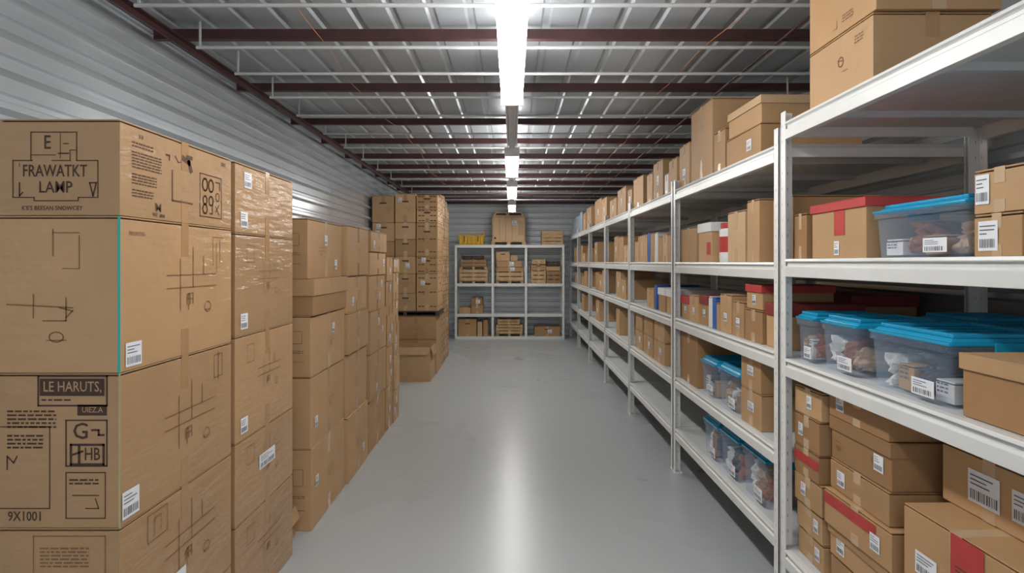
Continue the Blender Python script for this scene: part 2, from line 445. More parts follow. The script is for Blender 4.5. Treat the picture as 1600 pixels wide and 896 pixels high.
# ------------------------------------------------------------ light fixtures
def fixture(y0, y1):
    l = y1-y0; o = empty('fluorescent_light', (0, (y0+y1)/2, 2.58), 'long white fluorescent ceiling fixture, switched on', 'ceiling light', 'linear ceiling lights')
    mb = MB(); mb.prism([(-.03, .08), (.03, .08), (.025, .11), (-.025, .11)], 'y', -l/2, l/2)
    put('housing', mb.mesh('housing', [FIX]), (0, 0, 0), o, 0, .003)
    mb = MB(); mb.prism([(-.066, .045), (-.058, .018), (-.035, 0), (.035, 0), (.058, .018), (.066, .045), (.032, .0795), (-.032, .0795)], 'y', -l/2+.015, l/2-.015)
    put('lamp_diffuser', mb.mesh('lamp_diffuser', [TUBE]), (0, 0, 0), o)
    for s in (-1, 1):
        mb = MB(); a = s*l/2; mb.box(-.07, .07, min(a, a-s*.014), max(a, a-s*.014), -.003, .08)
        put('end_cap', mb.mesh('end_cap', [FIX]), (0, 0, 0), o, 0, .003)
        mb = MB(); mb.cyl((0, s*l*.36), .005, .11, .345, 8)
        put('hanger_rod', mb.mesh('hanger_rod', [PIPE]), (0, 0, 0), o)
for a, b in ((-2.2, .2), (1.5, 4.0), (5.9, 7.4), (8.3, 9.9), (11.0, 12.5)): fixture(a, b)
for a, b in ((.21, 1.49), (4.01, 5.89), (7.41, 8.29), (9.91, 10.99)):
    l = b-a; mb = MB()
    mb.prism([(-.045, .09), (.045, .09), (.045, .055), (.034, .055), (.034, .08), (-.034, .08), (-.034, .055), (-.045, .055)], 'y', -l/2, l/2)
    mb.cyl((.02, .068), .008, -l/2, l/2, 8, axis='y'); mb.cyl((-.02, .068), .008, -l/2, l/2, 8, axis='y')
    o = put('cable_raceway', mb.mesh('cable_raceway', [FIX]), (0, (a+b)/2, 2.585), label='light grey metal raceway linking two ceiling lights', cat='cable raceway', group='raceways between lights')
    mb = MB(); mb.cyl((0, 0), .005, .09, .34, 8); put('hanger_rod', mb.mesh('hanger_rod', [PIPE]), (0, 0, 0), o)

# ------------------------------------------------------------ shelving
PW = .052
def post_mesh(h, sx, sy):
    t = .004; mb = MB(); a = PW/2
    mb.box(-a, a, sy*a-(t if sy > 0 else 0), sy*a+(0 if sy > 0 else t), 0, h)
    mb.box(sx*a-(t if sx > 0 else 0), sx*a+(0 if sx > 0 else t), -a, a, 0, h)
    mb.box(-a-.004, a+.004, -a-.004, a+.004, 0, .008)
    return mb.mesh('post', [SLOT])
def shelving(x0, x1, y0, y1, levels, top, label, group, face='x'):
    w, l = x1-x0, y1-y0; c = ((x0+x1)/2, (y0+y1)/2, 0)
    o = empty('shelving_unit', c, label, 'shelving unit', group)
    X, Y = w/2, l/2
    xs = [-X, X] if face == 'x' else [-X, -X+w*.345, -X+w*.65, X]
    for i, xx in enumerate(xs):
        for sy in (-1, 1):
            sx = -1 if (xx < 0) else 1
            px = xx - sx*PW/2 if i in (0, len(xs)-1) else xx
            put('post', post_mesh(top, sx, sy), (px, sy*(Y-PW/2), 0), o)
    bh = .08
    for z in levels:
        mb = MB(); mb.box(-X+.006, X-.006, -Y+.006, Y-.006, z-.018, z-.001)
        if face == 'x':
            for k in (-.5, 0, .5): mb.box(-X+.05, X-.05, l*k*.66-.015, l*k*.66+.015, z-.045, z-.018)
        put('shelf', mb.mesh('shelf', [DECK]), (0, 0, 0), o)
        if face == 'x':
            for s in (-1, 1):
                e = s*X
                def q(a): return e - s*a
                prof = [(q(.0), z), (q(.028), z), (q(.028), z-bh), (q(-.002), z-bh), (q(-.002), z-bh*.45), (q(.008), z-bh*.38), (q(.008), z-bh*.2), (q(-.004), z-bh*.14)]
                mb = MB(); mb.prism(prof, 'y', -Y+PW+.001, Y-PW-.001)
                put('shelf_beam', mb.mesh('shelf_beam', [STEEL]), (0, 0, 0), o, 0, .0015)
                mb = MB(); ee = s*Y; mb.box(-X+PW, X-PW, min(ee-s*.006, ee-s*.03), max(ee-s*.006, ee-s*.03), z-.06, z-.0185)
                put('side_beam', mb.mesh('side_beam', [STEEL]), (0, 0, 0), o)
        else:
            for s in (-1, 1):
                e = s*Y; mb = MB(); mb.box(-X+.004, X-.004, min(e+s*.004, e-s*.004), max(e+s*.004, e-s*.004), z-.06, z)
                put('shelf_beam', mb.mesh('shelf_beam', [STEEL]), (0, 0, 0), o, 0, .0015)
    return o
XF, XK = 1.235, 2.15
shelving(XF, XK, 1.02, 2.945, [.30, 1.165, 1.615, 2.235], 2.285, 'white steel slotted-post shelving unit loaded with bins and boxes', 'white shelving units in a row')
BL = [.34, .73, 1.18, 1.60, 2.15]
for a, b in ((2.965, 4.90), (4.92, 6.74), (6.76, 8.52), (8.54, 10.28), (10.30, 12.05), (12.07, 13.8)):
    shelving(XF, XK, a, b, BL, 2.225, 'white steel slotted-post shelving unit with five shelves', 'white shelving units in a row')
BY0, BY1 = 13.25, 13.85
shelving(-1.19, 1.09, BY0, BY1, [.06, .53, 1.16, 1.96], 1.958, 'white steel three-bay shelving unit against the end wall', 'white end-wall shelving', face='y')

# ------------------------------------------------------------ left stacks
GA = 'film-wrapped cardboard box stack'
def scribble_fh(sc=1.0, u0=0, v0=0):
    s = sc
    return [L([(u0-.16*s, v0+.02*s), (u0+.16*s, v0+.02*s)], .0035*s), L([(u0-.16*s, v0-.02*s), (u0+.16*s, v0-.02*s)], .0035*s), L([(u0-.08*s, v0-.09*s), (u0-.08*s, v0+.07*s)], .0035*s),
            L([(u0+.0*s, v0-.02*s), (u0+.0*s, v0+.11*s)], .0035*s), L([(u0+.07*s, v0+.02*s), (u0+.07*s, v0+.08*s)], .0035*s),
            L([(u0-.03*s, v0-.09*s), (u0-.03*s, v0-.04*s), (u0+.0*s, v0-.04*s)], .0035*s), T('FH', u0-.02*s, v0-.06*s, .05*s, .8),
            CI(u0+.1*s, v0-.09*s, .022*s, .0025*s, sy=.8), L([(u0+.08*s, v0-.1*s), (u0+.12*s, v0-.1*s)], .0025*s)]
Ay0, Ay1 = 1.96, 2.735
rows = [0, .31, .785, 1.26, 1.743, 2.04]
Abox = []
for i in range(5):
    x0 = -1.575 if i == 4 else -1.93
    o, d = carton(x0, -1.2, Ay0, Ay1, rows[i], rows[i+1], CBW, 'x', group=GA, tmat=TAPED, drop=.12,
                  label='large brown cardboard box wrapped in clear film, printed markings')
    Abox.append((o, d))
o, d = Abox[4]
w, l, h = d
it = [L([(-.08, .168), (-.14, .168), (-.14, .055), (-.075, .055), (-.075, .045), (.06, .045), (.06, .055), (.12, .055), (.12, .168), (.055, .168)], .003), L([(-.085, .168), (-.085, .255), (.055, .255), (.055, .168)], .003),
      L([(-.085, .185), (-.01, .185)], .0025), L([(-.02, .168), (.035, .168), (.035, .20), (.055, .20)], .0025), T('E', -.035, .222, .06, .8), L([(.0, .19), (.03, .19)], .004), L([(.005, .175), (.005, .255)], .002), L([(.015, .22), (.03, .22)], .003),
      T('FRAWATKT', -.012, .135, .052, .72), T('LAMP', -.01, .085, .05, .85), T("K'E'S BEESAN SNOWCEY", -.02, .022, .018, .95),
      L([(-.12, .10), (-.12, .06), (-.11, .07)], .004), L([(.095, .10), (.105, .06), (.115, .10), (.095, .10)], .004), L([(-.12, .15), (-.12, .16)], .002)]
decal(o, d, '-y', it, [INK], 'printed_marking')
u = -d[1]/2
it = [T('B B', u+.11, .26, .018)] + paras(u+.06, .235, .12, 2) + paras(u+.06, .205, .17, 6, .0095) + paras(u+.06, .135, .14, 4, .0095) + paras(u+.06, .085, .12, 3, .0095) + \
     [L([(u+.3, .18), (u+.3, .075), (u+.44, .075)], .006), L([(u+.375, .235), (u+.415, .225), (u+.43, .20)], .022), L([(u+.40, .245), (u+.435, .245)], .014), L([(u+.32, .235), (u+.34, .215), (u+.36, .22)], .004), L([(u+.26, .23), (u+.28, .23), (u+.28, .215)], .006),
      FR(u+.5, .035, u+.68, .2, .004), CI(u+.54, .16, .02, .007, sy=1.2), CI(u+.59, .16, .02, .007, sy=1.2), CI(u+.54, .10, .016, .006), CI(u+.54, .065, .018, .006), CI(u+.59, .10, .018, .006), L([(u+.605, .1), (u+.6, .05), (u+.58, .05)], .006), L([(u+.63, .18), (u+.665, .18), (u+.665, .15)], .005), CI(u+.645, .12, .016, .004), L([(u+.63, .06), (u+.66, .09)], .005), L([(u+.63, .08), (u+.66, .05)], .005),
      T('M', u+.21, .04, .04, 1.3), T('WE', u+.19, .015, .02), RC(u+.22, .01, u+.25, .02), T('BBIS', u+.7, .26, .022)]
decal(o, d, '+x', it, [INKM], 'printed_marking')
o, d = Abox[3]
it = [L([(.02, .21), (.22, .20)], .004), L([(.10, .17), (.10, .24)], .004), L([(.13, .16), (.2, .16), (.2, .23)], .004), L([(.18, .2), (.22, .19), (.2, .17)], .004), L([(.16, .36), (.16, .44)], .004), L([(.19, .32), (.24, .32), (.24, .42)], .003), CI(.17, .11, .022, .003, sy=.7), L([(.14, .10), (.20, .10)], .003), L([(.16, .43), (.24, .43)], .003)]
decal(o, d, '-y', it, [INKS], 'printed_marking')
decal(o, d, '+x', scribble_fh(1.15, .06, .27) + [L([(.22, .33), (.22, .44), (.31, .44)], .003), L([(.25, .3), (.25, .42)], .0035), L([(.28, .34), (.28, .43)], .0035), T('FRKOROTERS', -.30, .43, .018, .8)] , [INKS], 'printed_marking')
ship_label(o, d, '+x', -.32, .05, .085, .075)
o, d = Abox[2]
it = [FR(.115, .375, .325, .465, .005), RC(.12, .405, .318, .458, 0), RC(.235, .345, .325, .378, 0), FR(.20, .19, .325, .33, .004), FR(.20, .03, .32, .17, .003),
      T('G', .245, .295, .07, 1.0), L([(.28, .3), (.30, .3), (.30, .285), (.315, .285)], .006), FR(.215, .195, .315, .255, .007), T('HB', .28, .225, .055, .7), L([(.24, .2), (.24, .25)], .007), L([(.222, .225), (.25, .235)], .006)] + \
     paras(.02, .355, .15, 5, .012) + [L([(.0, .06), (.15, .06), (.15, .31), (.0, .31)], .003)] + paras(.02, .28, .11, 4, .012) + [L([(.02, .18), (.02, .22), (.04, .2), (.05, .22)], .004), T('9X1001', .075, .035, .042, .8)] + \
     paras(.21, .145, .09, 2) + [L([(.22, .1), (.3, .1)], .003), L([(.26, .06), (.3, .06), (.29, .09)], .003)] + \
     paras(.125, .39, .09, 1) + [T('LE HARUTS,', .22, .432, .044, .78, 1, 1), T('UIEZ.A', .281, .362, .024, .9, 1, 1)]
decal(o, d, '-y', it, [INK, CBW], 'printed_marking')
decal(o, d, '+x', scribble_fh(1.15, .05, .25) + [FR(.23, .35, .3, .44, .003), L([(.265, .34), (.265, .45)], .004)], [INKS], 'printed_marking')
ship_label(o, d, '+x', -.335, .06, .09, .085)
o, d = Abox[1]
decal(o, d, '+x', scribble_fh(1.15, .05, .28) + [FR(-.24, .36, -.12, .45, .003), L([(-.2, .37), (-.2, .43), (-.16, .43), (-.16, .38)], .003)], [INKS], 'printed_marking')
ship_label(o, d, '+x', -.08, .13, .17, .10, True)
it = [FR(.1, .3, .32, .45, .003)] + paras(.12, .41, .15, 6)
decal(o, d, '-y', it, [INKS], 'printed_marking')
for k, mt in ((3, TEAL), (2, GREEN)):
    o, d = Abox[k]; mb = MB(); w, l, h = d; e = .007 if k == 3 else .004
    mb.box(w/2-e, w/2+.0012, -l/2-.0012, -l/2, 0, h)
    put('edge_strip', mb.mesh('edge_strip', [mt]), (0, 0, 0), o, label='thin green tape strip along the corner')
rows = [0, .445, .81, 1.275, 1.73, 2.04]
for i in range(5):
    o, d = carton(-1.9, -1.2, 2.775, 3.5, rows[i], rows[i+1], CBW, 'x', group=GA, tmat=TAPED, drop=.12,
                  label='large brown cardboard box wrapped in clear film, printed markings')
    u = -d[1]/2
    if i < 4: decal(o, d, '+x', scribble_fh(.9, .03, d[2]*.58) + [FR(-.24, d[2]-.13, -.16, d[2]-.05, .003)], [INKS], 'printed_marking')
    ship_label(o, d, '+x', u+.09 if i != 1 else u+.36, .06 if i != 1 else .2, .075 if i != 1 else .2, .07)
    if i == 4: ship_label(o, d, '+x', u+.13, .24, .08, .07)
GC = 'cardboard boxes stacked beside the aisle'
LC = 'brown cardboard box in a tall aisle-side stack'
def col(x0, x1, y0, y1, rows, labs=.9, jitter=.010, handles=False, group=GC, label=LC, mats=None, axis='x', tp=True, face='+x', pr=True):
    out = []
    for i in range(len(rows)-1):
        j = R.uniform(-jitter, jitter)
        m = R.choice(mats or [CB[0], CB[1], CB[0], CB[1]])
        o, d = carton(x0+j, x1+j, y0, y1, rows[i], rows[i+1], m, axis, group=group, label=label, tp=tp, handles=handles, drop=.12, tmat=R.choice([TAPE, TAPED]), rz=R.uniform(-1, 1)*jitter*.7)
        if d[1] > .25 and R.random() < labs and face:
            for q in range(R.choice([1, 1, 2])):
                ship_label(o, d, face, R.uniform(-.38, .38)*(d[0] if face == '-y' else d[1]), d[2]*R.uniform(.2, .8), .06, .065)
        if pr and face and R.random() < .85 and d[2] > .25:
            decal(o, d, face, scribble_fh(.55, R.uniform(-.1, .1), d[2]*.5), [INKS], 'printed_marking')
        if pr and i % 2 == 0 and axis == 'x' and d[2] > .25 and not handles:
            decal(o, d, '-y', [L([(d[0]*.5-.10, d[2]*.25), (d[0]*.5-.04, d[2]*.25)], .003), FR(d[0]*.5-.11, d[2]*.55, d[0]*.5-.05, d[2]*.75, .003)] + paras(d[0]*.5-.14, d[2]*.42, .1, 2), [INKS], 'printed_marking')
        out.append((o, d))
    return out
col(-1.85, -1.19, 3.80, 4.55, [0, .49, .916, 1.28])
o, d = lidded(-1.86, -1.172, 3.79, 4.565, 1.28, 1.50, CB[2], CB[1], group=GC, label='shallow brown cardboard box with overlapping lid in stack', lh=.10)
col(-1.84, -1.205, 3.80, 4.55, [1.50, 1.863])
col(-1.85, -1.19, 4.61, 5.26, [0, .47, .93, 1.23, 1.50, 1.87])
col(-1.85, -1.18, 5.32, 5.97, [0, .43, .83, 1.19, 1.49, 1.69, 1.865])
col(-1.82, -1.18, 6.03, 6.32, [0, .42, .8, 1.10, 1.42, 1.65]); col(-1.82, -1.18, 6.36, 6.66, [0, .33, .65, 1.0, 1.22, 1.5, 1.64])
GE = 'tall cardboard box stack by the wall'
LE = 'brown cardboard box with hand holes in a tall stack'
def rowsE(x0, x1, y0, y1, rows, **k): return col(x0, x1, y0, y1, rows, labs=.25, group=GE, label=LE, axis='y', face='-y', jitter=.003, **k)
def open_box(x0, x1, y0, y1, z0, z1, fl=.12):
    w, l, h = x1-x0, y1-y0, z1-z0; t = .005; mb = MB()
    mb.box(-w/2, w/2, -l/2, l/2, 0, t)
    mb.box(-w/2, w/2, -l/2, -l/2+t, t, h); mb.box(-w/2, w/2, l/2-t, l/2, t, h); mb.box(-w/2, -w/2+t, -l/2+t, l/2-t, t, h); mb.box(w/2-t, w/2, -l/2+t, l/2-t, t, h)
    o = put('open_cardboard_box', mb.mesh('open_cardboard_box', [CB[1]]), ((x0+x1)/2, (y0+y1)/2, z0), None, 0, 0, 'open-topped brown cardboard box standing on the floor', 'cardboard box', 'open cardboard boxes on the floor')
    for s in (-1, 1):
        mb = MB(); x = s*w/2
        mb.quad((x, -l/2, h), (x, l/2, h), (x+s*.03, l/2-.02, h-fl), (x+s*.03, -l/2+.02, h-fl))
        mb.quad((x+s*.004, -l/2, h), (x+s*.004, l/2, h), (x+s*.034, l/2-.02, h-fl), (x+s*.034, -l/2+.02, h-fl))
        put('flap', mb.mesh('flap', [CB[0]]), (0, 0, 0), o)
    mb = MB(); mb.quad((-w/2, -l/2-.001, h), (w/2, -l/2-.001, h), (w/2-.03, -l/2-.03, h-fl*.8), (-w/2+.03, -l/2-.03, h-fl*.8))
    put('flap', mb.mesh('flap', [CB[1]]), (0, 0, 0), o)
open_box(-1.66, -1.09, 8.55, 9.05, 0, .46)
open_box(-1.60, -1.27, 3.55, 3.75, 0, .17, .06)
rowsE(-1.66, -1.08, 9.12, 9.72, [0, .50, .83]); rowsE(-2.0, -1.68, 9.12, 9.72, [0, .50, .83])
mb = MB()
for k in range(7): mb.box(-.5, .5, -.31+k*.095, -.31+k*.095+.05, .055, .07)
for k in (-.48, -.02, .44): mb.box(k, k+.05, -.31, .31, .012, .055)
for k in (-.31, -.03, .25): mb.box(-.5, .5, k, k+.06, 0, .012)
put('pallet', mb.mesh('pallet', [WOODD]), (-1.53, 9.43, .832), label='dark wooden pallet separating box layers', cat='pallet')
rowsE(-1.665, -1.375, 9.12, 9.74, [.905, 1.16, 1.44, 1.69, 1.93, 2.17, 2.58], handles=1)
rowsE(-1.36, -1.06, 9.12, 9.74, [.905, 1.44, 1.69, 2.17, 2.36, 2.56], handles=2)
rowsE(-1.99, -1.68, 9.12, 9.74, [.905, 1.44, 1.69, 1.9, 2.17, 2.55], handles=1)
for y0, y1, tp_ in ((9.79, 10.08, 2.64), (10.11, 10.40, 2.66), (10.43, 10.72, 2.6), (10.75, 11.02, 2.5)):
    col(-1.72, -1.09, y0, y1, [0, .42, .83, 1.1, 1.38, 1.66, 1.95, 2.3, tp_], labs=.3, group=GE, label=LE, handles=2, jitter=.003)
col(-1.75, -1.2, 11.06, 11.6, [0, .4, .8, 1.2, 1.6], group=GE, label=LE, jitter=.003)

# ------------------------------------------------------------ near right unit
XA = 1.275
GS = 'boxes on the white shelves'
def sbox(y0, y1, z, h, w=.5, x=XA, mat=None, lab=None, lidm=None, rz=0, label=None, axis='x', tp=True, lh=None, **k):
    if lidm:
        o, d = lidded(x, x+w, y0, y1, z, z+h, mat or CB[1], lidm, rz, label, GS, lh=lh or min(.06, h*.3))
    else:
        o, d = carton(x, x+w, y0, y1, z, z+h, mat or R.choice(CB[:2]), axis, rz, label or 'brown cardboard box on a white shelf', GS, tp=tp, **k)
    if lab: ship_label(o, d, '-x', *lab)
    return o, d
z = 2.235
o, d = sbox(2.26, 2.74, z, .25, .42, mat=CB[1], label='large brown cardboard box on top shelf', axis='y', tmat=TAPED, drop=.25)
decal(o, d, '-x', [CI(.02, .14, .018, .004), L([(0, .15), (.04, .14)], .006), L([(.03, .10), (.07, .10)], .003)] + paras(.12, .2, .06, 3), [INKS], 'printed_marking')
o, d = sbox(2.24, 2.74, z+.252, .28, .44, mat=CB[0], label='large brown cardboard box stacked on another box', axis='y', drop=.3)
decal(o, d, '-x', [L([(-.05, .03), (-.02, .03), (-.02, .06)], .003)] + paras(.02, .06, .08, 3), [INKS], 'printed_marking')
z = 1.615
o, d = sbox(2.31, 2.74, z, .225, .42, mat=CB[1], lidm=RED, label='wide cardboard box with red lid', lh=.035)
decal(o, d, '-x', [RC(-.02, .09, .06, .19, 0, 0)], [RED], 'printed_marking'); ship_label(o, d, '-x', .0, .04, .04, .055)
sbox(2.77, 2.89, z, .2, .4, mat=CB[2])
sbox(2.45, 2.88, z, .22, .3, x=1.78, mat=CB[0], lidm=CB[1])
bin_(1.275, 1.66, 1.80, 2.285, z, z+.182)
sbox(1.8, 2.3, z, .21, .35, x=1.74, mat=CB[2], lidm=CB[0])
o, d = sbox(1.60, 1.765, z, .115, .42, mat=CB[0], label='brown cardboard box with white labels and barcode'); ship_label(o, d, '-x', -.03, .055, .07, .08)
o, d = sbox(1.58, 1.765, z+.116, .12, .42, mat=CB[1], label='brown cardboard box with white labels and barcode'); ship_label(o, d, '-x', -.06, .065, .05, .08)
sbox(1.30, 1.56, z, .24, .42, mat=CB[0])
z = 1.165
bin_(1.275, 1.60, 2.72, 2.90, z, z+.215); bin_(1.275, 1.63, 2.38, 2.67, z, z+.218); bin_(1.275, 1.67, 1.87, 2.31, z, z+.22)
bin_(1.78, 2.1, 2.46, 2.83, z, z+.215); bin_(1.78, 2.1, 1.92, 2.30, z, z+.215)
o, d = lidded(1.27, 1.72, 1.32, 1.82, z, z+.18, CB[2], CB[1], 0, 'brown cardboard box with folded lid flaps', GS, lh=.045)
decal(o, d, '-x', [FR(.18, .06, .23, .11, .003), L([(.18, .085), (.23, .085)], .003), L([(.19, .07), (.22, .07)], .003)], [INKS], 'printed_marking')
z = .30
def lowstack():
    zz = z
    for i, h in enumerate((.12, .12, .13, .12, .14, .12)):
        o, d = sbox(2.64+R.uniform(0, .015), 2.89, zz, h, .42, mat=R.choice(CB[:3]), x=XA+R.uniform(0, .02), rz=R.uniform(-.02, .02)); zz += h+.001
        if i == 3: decal(o, d, '-x', [RC(-d[1]/2, .05, d[1]/2, .09, 0, 0)], [RED], 'red_tape', .0018)
        else: ship_label(o, d, '-x', R.uniform(-.06, .08), h*.5, .045, .055)
    zz = z
    for i, h in enumerate((.12, .125, .14, .12, .17)):
        o, d = sbox(2.15+R.uniform(0, .05), 2.61, zz, h, .44, x=XA+R.uniform(0, .03), mat=CB[(2, 0, 0, 0, 2)[i]], lidm=(None, CB[0], None, None, CB[2])[i], rz=R.uniform(-.015, .015), label='brown cardboard box in a mixed stack on the lowest shelf')
        if i == 4: decal(o, d, '-x', [T('GSI', -.15, .05, .03, .9), L([(-.17, .075), (-.13, .075)], .003), T('TERIC', .12, .075, .033, 1.0)], [INKS], 'printed_marking')
        if i == 2: decal(o, d, '-x', [RC(-d[1]/2, .08, d[1]*.3, .125, 0, 0)], [RED], 'red_tape', .0018)
        ship_label(o, d, '-x', -.12 if i % 2 else .13, h*.45, .06, .06); zz += h+.001
    o, d = sbox(2.2, 2.61, zz, .11, .55, x=XA+.02, mat=CB[2], label='flat dark brown cardboard box on top of the stack', lab=(-.12, .06, .06, .06))
    zz = z
    o, d = sbox(1.62, 2.10, zz, .27, .45, mat=CB[1], lab=(-.1, .15, .1, .1)); zz += .271
    o, d = sbox(1.60, 2.08, zz, .25, .47, mat=CB[0], label='brown cardboard box with red handling label', rz=.01)
    decal(o, d, '-x', [RC(-.02, .05, .11, .245, 0, 0)] + [RC(.0, .07+.012*k, .08, .075+.012*k, 1, 1) for k in range(8)], [RED, INKM], 'handling_label', .0022, 'red handling label')
    ship_label(o, d, '-x', .18, .08, .08, .09); ship_label(o, d, '-x', -.13, .09, .1, .07); zz += .251
    o, d = sbox(1.7, 2.11, zz, .19, .42, x=1.42, mat=CB[1], label='brown cardboard box with large barcode label')
    ship_label(o, d, '-x', -.02, .09, .13, .1); ship_label(o, d, '-x', .14, .09, .1, .09)
    sbox(1.1, 1.58, z, .45, .45, mat=CB[0])
lowstack()

# ------------------------------------------------------------ second unit
z = 2.15
sbox(4.07, 4.55, z, .50, .60, mat=CB[1], label='tall brown cardboard box on top of the shelving', axis='x', drop=.4)
sbox(3.28, 3.80, z, .17, .52, mat=CB[0], axis='y', lab=(.1, .08, .07, .06)); sbox(3.30, 3.78, z+.172, .145, .50, mat=CB[1], lidm=CB[3], rz=.02)
sbox(3.83, 4.04, z, .26, .45, mat=CB[0])
sbox(4.60, 4.87, z, .32, .5, mat=CB[1], lab=(0, .1, .08, .08)); sbox(4.95, 5.2, z, .27, .5, mat=CB[1]); sbox(5.22, 5.34, z, .18, .3, mat=WHITE, label='white card box on top of the shelving')
z = 1.60
sbox(4.42, 4.83, z, .25, .42, mat=CB[0]); o, d = sbox(4.1, 4.4, z, .26, .42, mat=CB[1], lidm=WHITE, label='cardboard box with white lid and red stripe'); decal(o, d, '-x', [RC(.04, .05, .12, .13, 0, 0)], [RED], 'printed_marking')
sbox(3.5, 3.78, z, .29, .42, mat=CB[3], drop=.3)
sbox(3.3, 3.47, z, .33, .42, mat=CB[1]); sbox(3.03, 3.26, z, .32, .42, x=1.33, mat=CB[0])
def jar(x, y, z, r, h):
    o = empty('plastic_jar', (x, y, z), 'white plastic jar with red lid and printed label', 'jar')
    mb = MB(); mb.cyl((0, 0), r*.95, 0, h*.1, 28, r2=r); mb.cyl((0, 0), r, h*.1, h*.8, 28); mb.cyl((0, 0), r, h*.8, h*.86, 28, r2=r*.85)
    put('jar_body', mb.mesh('jar_body', [WHITE]), (0, 0, 0), o)
    mb = MB(); mb.cyl((0, 0), r*.9, h*.86, h, 28); put('lid', mb.mesh('lid', [RED]), (0, 0, 0), o, 0, .003)
    mb = MB(); mb.cyl((0, 0), r*1.01, h*.25, h*.65, 28); put('label_band', mb.mesh('label_band', [RED]), (0, 0, 0), o)
jar(1.36, 3.94, z+.001, .08, .24)
z = 1.18
items = [(4.62, 4.84, .17, CB[0], RED), (4.38, 4.60, .19, CB[1], None), (4.17, 4.36, .2, CB[0], REDD), (4.08, 4.15, .2, WHITE, None), (4.0, 4.07, .2, BLUEC, None), (3.93, 3.99, .17, CB[1], None),
         (3.72, 3.92, .23, CB[1], None), (3.52, 3.70, .20, CB[0], None)]
for a, b, h, m, lm in items: sbox(a, b, z, h, .4, mat=m, lidm=lm, lab=(0, h*.4, .06, .05) if b-a > .15 else None, label=None if m in CB else 'slim coloured card box standing on shelf', tp=m in CB)
sbox(3.26, 3.5, z, .17, .4, mat=CB[2]); sbox(3.27, 3.5, z+.172, .13, .38, mat=CB[1], lidm=RED, lab=(0, .05, .05, .05)); sbox(3.03, 3.23, z, .22, .4, mat=CB[1], lidm=REDD)
for a, b in ((3.3, 3.75), (3.8, 4.2), (4.25, 4.7)): sbox(a, b, z, .25, .35, x=1.75, mat=CB[0], lidm=REDD)
z = .73
sbox(4.40, 4.84, z, .36, .42, mat=CB[2], label='plain dark brown cardboard box'); bin_(XA, 1.62, 4.04, 4.36, z, z+.24); bin_(XA, 1.66, 3.62, 4.0, z, z+.25)
sbox(3.27, 3.56, z, .19, .4, mat=CB[1], lab=(0, .1, .09, .05)); sbox(3.28, 3.56, z+.191, .18, .38, mat=CB[0], lab=(0, .1, .09, .05))
z = .34
bin_(XA, 1.62, 4.0, 4.3, z, z+.25); bin_(XA, 1.62, 3.63, 3.96, z, z+.265); bin_(XA, 1.62, 3.23, 3.58, z, z+.28)

# ------------------------------------------------------------ third unit and beyond
z = 2.15
for a, b, h, w, m in ((5.4, 5.78, .33, .5, CB[0]), (5.8, 6.05, .27, .5, CB[1]), (6.25, 6.7, .31, .5, CB[1]), (6.8, 7.05, .24, .5, CB[0]), (7.15, 7.75, .31, .5, CB[1]), (7.8, 8.35, .25, .45, CB[0]), (8.6, 9.1, .34, .5, CB[1]), (9.15, 9.8, .38, .5, CB[0]),
                      (10.35, 10.9, .36, .5, CB[1]), (11.0, 11.5, .32, .5, CB[0]), (11.6, 12.0, .38, .5, GREYC), (12.15, 13.4, .36, .5, GREYC)):
    sbox(a, b, z, h, w, mat=m, label='grey card carton on top of the shelving' if m is GREYC else 'brown cardboard box on top of the shelving', lab=(0, h*.5, .08, .08) if R.random() < .6 else None, rz=R.uniform(-.02, .02))
z = 1.60; y = 5.02
k = 0
while y < 6.6:
    t = R.choice([.09, .12, .16]); m = [CB[0], CB[1], CB[3], CB[1], WHITE, CB[0], BLUEC, CB[1], CB[1]][k % 9]; k += 1
    sbox(y, y+t, z, R.uniform(.2, .29), .35, mat=m, label='upright slim card file box on shelf', tp=m in CB); y += t+.012
z = 1.18
for a, b, h, m, lm in ((5.05, 5.3, .2, CB[1], WHITE), (5.35, 5.6, .2, CB[0], WHITE), (5.64, 5.72, .22, BLUEC, None), (5.76, 6.05, .18, CB[1], None)): sbox(a, b, z, h, .38, mat=m, lidm=lm, tp=m in CB, label=None if m in CB else 'slim blue card box on shelf')
z = .73
for a, b in ((5.35, 5.75), (5.8, 6.2), (6.25, 6.62)):
    sbox(a, b, z, .19, .42, mat=R.choice(CB[:3]), lab=(.05, .1, .08, .06)); sbox(a+.01, b-.02, z+.191, .17, .4, mat=R.choice(CB[:2]))
for ya, yb in ((6.82, 8.45), (8.62, 10.2), (10.38, 11.98), (12.14, 13.7)):
    for z, pr in ((1.60, .85), (1.18, .5), (.73, .3)):
        y = ya+R.uniform(0, .15)
        while y < yb-.35:
            l = R.uniform(.22, .42)
            if R.random() < pr:
                h = R.uniform(.15, .32)
                sbox(y, y+l, z, h, .4, lab=(0, h*.5, .08, .06) if R.random() < .4 else None, lidm=REDD if R.random() < .05 else None)
            y += l+.03

